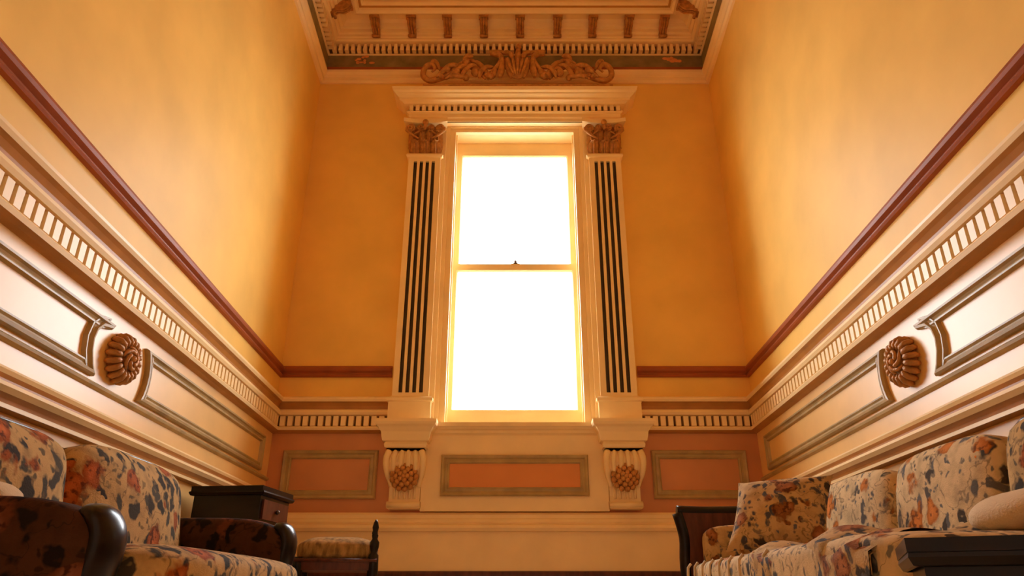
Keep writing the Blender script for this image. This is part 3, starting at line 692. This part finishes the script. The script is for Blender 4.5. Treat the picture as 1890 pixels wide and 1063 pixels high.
for yc, wd, hh in ((2.375, 0.74, 0.42), (1.745, 0.52, 0.37)):
    m = rounded((0.22, wd, hh), 3.6, 14, 0.22, 0, 0.04); m.xf(TRS((SB + 0.215, yc, 0.52), ry=-0.16)); bc = m.build('back_cushion', M['floral'], lo)
    m = MB(); pts = []
    for i in range(33):
        a = 2 * PI * i / 32; ca, sa = math.cos(a), math.sin(a); r = (abs(ca) ** 3.6 + abs(sa) ** 3.6) ** (-1 / 3.6)
        pts.append(Vector((0.055, r * ca * wd * 0.46, r * sa * hh * 0.46)))
    m.tube(pts, 0.006, 6); m.xf(TRS((SB + 0.215, yc, 0.52), ry=-0.16)); m.build('piping', M['wood'], bc)
for yc, top in ((Y0 + 0.075, 0.492), (Y1 - 0.075, 0.568)):
    b0 = 0.20; hgt = top - b0
    m = rounded((SX - SB - 0.08, 0.15, hgt), 5.0, 12, 0.0, 2)
    m.v = [Vector((p.x, p.y * (1.0 if p.z < 0.1 else 1.0), p.z - 0.03 * max(0, p.x / 0.3) ** 3)) for p in m.v]
    m.xf(TRS((SB + (SX - SB) / 2 + 0.01, yc, b0 + hgt / 2))); arm = m.build('arm', M['velvet'], lo)
    P = smooth_path([(SX - 0.090, yc, top - 0.035), (SX - 0.060, yc, top - 0.045), (SX - 0.042, yc, top - 0.085), (SX - 0.050, yc, top - 0.15), (SX - 0.070, yc, top - 0.22), (SX - 0.080, yc, 0.17)], 4)
    MB().tube(P, [0.022 + 0.007 * min(1, i / 4) for i in range(len(P))], 14, flat=2.0, up=(0, 1, 0)).build('arm_front', M['wood'], arm)

# cream cushion tucked on the settee
m = rounded((0.09, 0.14, 0.17), 3.2, 10, 0.5, 0); m.xf(TRS((0, 0, 0), ry=-0.25)); m.v = [p + Vector((-1.17, 1.665, 0.458)) for p in m.v]
o = m.build('throw_cushion', M['cloth']); tag(o, 'plain cream cushion tucked behind the near arm of the settee', 'cushion')

# ---- dark side table in the left corner
tb = thing('side_table', (-1.40, 3.775, 0), 'dark wooden side table behind the settee in the left corner', 'table')
ta = -0.10
def tbx(n_, m_, mt, par=tb): m_.xf(TRS((-1.40, 3.775, 0), rz=ta)); return m_.build(n_, mt, par)
m = MB(); m.box(-0.185, 0.185, -0.19, 0.19, 0.775, 0.80)
sweep(m, [(-0.18, -0.18), (0.18, -0.18), (0.18, 0.18), (-0.18, 0.18)], [(0.0, 0.755), (0.008, 0.757), (0.014, 0.768), (0.012, 0.775)], closed=True); tbx('table_top', m, M['wood'])
m = MB(); m.box(-0.172, 0.172, -0.175, 0.175, 0.62, 0.757); bd = tbx('frieze', m, M['wood'])
m = MB(); m.box(0.172, 0.182, -0.15, 0.15, 0.645, 0.738); dr = tbx('drawer', m, M['redwood'])
m = MB(); m.ball((0.192, 0, 0.69), 0.012, 8, 6); tbx('knob', m, M['metal'], dr)
for xx in (-0.15, 0.15):
    for yy in (-0.15, 0.15):
        m = MB(); m.lathe([(0.012, 0), (0.018, 0.06), (0.016, 0.3), (0.024, 0.5), (0.020, 0.56), (0.026, 0.62)], (xx, yy, 0), 10); tbx('leg', m, M['wood'])
m = MB(); m.box(-0.15, 0.15, -0.15, 0.15, 0.18, 0.20); tbx('shelf', m, M['wood'])

# ---- low tapestry stool beyond the settee
st = thing('stool', (-0.83, 3.55, 0), 'low tapestry stool with a turned dark corner post near the back wall', 'stool')
sa = 0.19
def stx(n_, m_, mt, par=st): m_.xf(TRS((-0.835, 3.56, 0), rz=sa)); return m_.build(n_, mt, par)
m = rounded((0.37, 0.36, 0.13), 4, 12, 0.35, 2); m.v = [p + Vector((0, 0, 0.49)) for p in m.v]; stx('seat', m, M['tape'])
m = MB(); m.box(-0.18, 0.18, -0.18, 0.18, 0.405, 0.455); m.tube([(-0.18, -0.182, 0.447), (0.18, -0.182, 0.447)], 0.008, 6); stx('seat_rail', m, M['redwood'])
for xx in (-0.165, 0.165):
    for yy in (-0.165, 0.165):
        pr = [(0.014, 0), (0.022, 0.05), (0.016, 0.1), (0.024, 0.2), (0.018, 0.26), (0.026, 0.34), (0.024, 0.42), (0.020, 0.46)]
        if xx > 0: pr = pr[:-1] + [(0.022, 0.47), (0.014, 0.48), (0.021, 0.505), (0.022, 0.525), (0.012, 0.54), (0.015, 0.555), (0.010, 0.565), (0.015, 0.590), (0.010, 0.612), (0.003, 0.625)]
        stx('corner_post' if xx > 0 else 'leg', MB().lathe(pr, (xx, yy, 0), 10), M['wood'])

# ---- long sofa on the right
RX = 0.80; RBX = 1.575; R0, R1 = 1.50, 3.52
rs = thing('long_sofa', (1.2, 2.5, 0), 'long sofa with pale floral cushions and wooden arms along the right wall', 'sofa')
m = MB(); m.box(RX + 0.08, RBX, R0 + 0.03, R1 - 0.03, 0.14, 0.27); m.build('seat_rail', M['wood'], rs)
for xx in (RX + 0.12, RBX - 0.05):
    for yy in (R0 + 0.08, (R0 + R1) / 2, R1 - 0.08): MB().lathe([(0.018, 0.0), (0.028, 0.04), (0.020, 0.07), (0.034, 0.12), (0.034, 0.15)], (xx, yy, 0), 10).build('leg', M['wood'], rs)
m = rounded((0.66, R1 - R0 - 0.10, 0.21), 8, 16, 0.08, 2); m.xf(TRS((RX + 0.30, (R0 + R1) / 2 - 0.01, 0.340)))
sq = m.build('seat_cushion', M['floral2'], rs)
for k in range(9):
    y = R1 - 0.14 - k * 0.13
    P = [(RX + 0.30 - 0.330 * (max(0.0, 1 - abs((zz - 0.340) / 0.105) ** 8)) ** 0.125, y, zz) for zz in (0.245, 0.262, 0.29, 0.34, 0.385, 0.415, 0.432)]
    MB().tube(P, 0.006, 6).build('seat_seam', M['cloth'], sq)
m = rounded((0.12, R1 - R0 - 0.04, 0.66), 7, 8); m.xf(TRS((RBX - 0.03, (R0 + R1) / 2, 0.40), ry=0.03)); m.build('backrest', M['velvet'], rs)
for k, (ya, yb) in enumerate(((2.66, 3.36), (2.03, 2.645), (1.53, 2.015))):
    wd = yb - ya; hh = 0.42; tr = TRS((RBX - 0.155, (ya + yb) / 2, 0.545), ry=0.12)
    m = rounded((0.18, wd, hh), 4.6, 14, 0.18, 0, 0.03); m.xf(tr); bc = m.build('back_cushion', M['floral2'] if k < 2 else M['floral'], rs)
    m = MB(); pts = []
    for i in range(33):
        a = 2 * PI * i / 32; ca, sa_ = math.cos(a), math.sin(a); r = (abs(ca) ** 4.6 + abs(sa_) ** 4.6) ** (-1 / 4.6)
        pts.append(Vector((-0.045, r * ca * wd * 0.475, r * sa_ * hh * 0.475)))
    m.tube(pts, 0.009 if k > 1 else 0.006, 6); m.xf(tr); m.build('piping', M['wood'] if k > 0 else M['floral3'], bc)
for (yc, sg) in ((R1 - 0.02, -1),):
    m = MB(); prof = [(RX - 0.005, 0.16), (RX - 0.010, 0.40), (RX - 0.002, 0.52), (RX - 0.028, 0.64), (RX - 0.030, 0.672), (RX - 0.01, 0.678), (RX + 0.2, 0.672), (RBX, 0.69), (RBX, 0.16)]
    m.prism([(x_, z_) for x_, z_ in prof], 'y', yc - 0.02, yc + 0.02); ar = m.build('arm_panel', M['redwood'], rs)
    MB().tube(smooth_path([(RX - 0.03, yc, 0.672), (RX + 0.10, yc, 0.668), (RX + 0.4, yc, 0.672), (RBX, yc, 0.69)], 4), 0.024, 8).build('arm_cap', M['wood'], ar)
    P = smooth_path([(RX - 0.028, yc - 0.005, 0.66), (RX - 0.005, yc - 0.005, 0.55), (RX - 0.012, yc - 0.005, 0.42), (RX - 0.004, yc - 0.005, 0.17)], 4)
    MB().tube(P, 0.026, 8).build('arm_post', M['wood'], ar)
    m = rounded((0.62, 0.10, 0.22), 5, 12); m.xf(TRS((RX + 0.37, yc + sg * 0.085, 0.49))); m.build('arm_pad', M['floral3'], rs)

# throw pillow standing in the far corner
def square_pillow(C, U, V, th, n=16):
    m = MB(); C, U, V = Vector(C), Vector(U), Vector(V); N = U.cross(V).normalized(); vs = []
    for sgn in (1, -1):
        for i in range(n + 1):
            for j in range(n + 1):
                a = -1 + 2 * i / n; b = -1 + 2 * j / n
                t = (max(0, 1 - a * a) * max(0, 1 - b * b)) ** 0.45 * (1 + 0.07 * math.sin(6 * a + 2) * math.cos(5 * b))
                vs.append(C + U * (a * (1 - 0.07 * (1 - b * b)) / 2) + V * (b * (1 - 0.07 * (1 - a * a)) / 2) + N * (sgn * t * th / 2))
    k = (n + 1) ** 2; fs = []
    for i in range(n):
        for j in range(n):
            a = i * (n + 1) + j; f = (a, a + n + 1, a + n + 2, a + 1); fs.append(f); fs.append(tuple(k + q for q in f[::-1]))
    return m.add(vs, fs, 0, True)
m = square_pillow((1.035, 2.87, 0.585), (0.33, -0.155, 0.01), (0.115, 0.115, 0.275), 0.15)
m.v = [p + Vector((0, 0, 0.012)) for p in m.v]
o = m.build('throw_pillow', M['floral3']); tag(o, 'square gold floral throw pillow leaning in the far corner of the long sofa', 'pillow')

# rumpled throw on the seat
def throw():
    m = MB(); NX, NY = 26, 40; vs = []
    for i in range(NX + 1):
        for j in range(NY + 1):
            s_ = i / NX; t = j / NY
            y = 1.68 + 0.78 * t + 0.04 * math.sin(7 * s_ + 3 * t); d = 0.62 * s_ * (0.75 + 0.25 * math.sin(2.2 * t + 0.6))
            wv = 0.014 * math.sin(11 * t + 5 * s_) + 0.010 * math.sin(19 * t - 9 * s_) + 0.010 * math.sin(11 * s_ + 6 * t) - 0.02 * max(0, 1 - t / 0.15)
            x = 1.22 - d
            if x > RX + 0.02: z = 0.446 + wv; 
            else: over = RX + 0.02 - x; x = RX - 0.028 - 0.01 * math.sin(9 * t); z = 0.434 + wv - over
            edge = max(0, (RX + 0.10 - x) / 0.12); z -= 0.018 * edge * edge if x > RX - 0.02 else 0.02
            vs.append((x, y, z))
    n = len(vs); vs2 = vs + [(p[0] + 0.004, p[1], p[2] - 0.008) for p in vs]; fs = []
    for i in range(NX):
        for j in range(NY):
            a = i * (NY + 1) + j; b = a + NY + 1; fs.append((a, a + 1, b + 1, b)); fs.append((n + a, n + b, n + b + 1, n + a + 1))
    return m.add(vs2, fs, 0, True)
o = throw().build('sofa_throw', M['floral3']); tag(o, 'rumpled floral throw spread over the seat of the long sofa', 'throw')

# flat cream cushion lying at the near end of the seat
m = rounded((0.30, 0.30, 0.11), 2.6, 14, 0.3, 2, 0.05); m.v = [p + Vector((1.23, 1.695, 0.482 + 0.10 * p.x)) for p in m.v]
o = m.build('seat_pillow', M['cloth']); tag(o, 'flat cream pillow lying on the near end of the long sofa', 'pillow')

# ---- low dark table in the right foreground
lt = thing('low_table', (0.878, 1.335, 0), 'low dark polished wooden table in the right foreground before the sofa', 'table')
la = -0.42
def ltx(n_, m_, mt, par=lt): m_.xf(TRS((0.878, 1.335, 0), rz=la)); return m_.build(n_, mt, par)
HT = 0.389
m = MB(); m.box(-0.172, 0.172, -0.172, 0.172, HT - 0.022, HT)
sweep(m, [(-0.16, -0.16), (0.16, -0.16), (0.16, 0.16), (-0.16, 0.16)], [(0.0, HT - 0.045), (0.006, HT - 0.043), (0.012, HT - 0.03), (0.010, HT - 0.022)], closed=True); tp = ltx('table_top', m, M['wood'])
m = MB(); m.box(-0.15, 0.15, -0.15, 0.15, 0.10, HT - 0.04); bd = ltx('body', m, M['wood'])
for k in range(7):
    m = MB(); m.box(-0.132 + k * 0.038, -0.105 + k * 0.038, -0.158, -0.150, 0.12, HT - 0.065); ltx('slat', m, M['redwood'], bd)
for k in range(7):
    m = MB(); m.box(-0.158, -0.150, -0.132 + k * 0.038, -0.105 + k * 0.038, 0.12, HT - 0.065); ltx('slat', m, M['redwood'], bd)
for xx in (-0.14, 0.14):
    for yy in (-0.14, 0.14): m = MB(); m.lathe([(0.014, 0), (0.022, 0.05), (0.018, 0.1)], (xx, yy, 0), 10); ltx('leg', m, M['wood'])
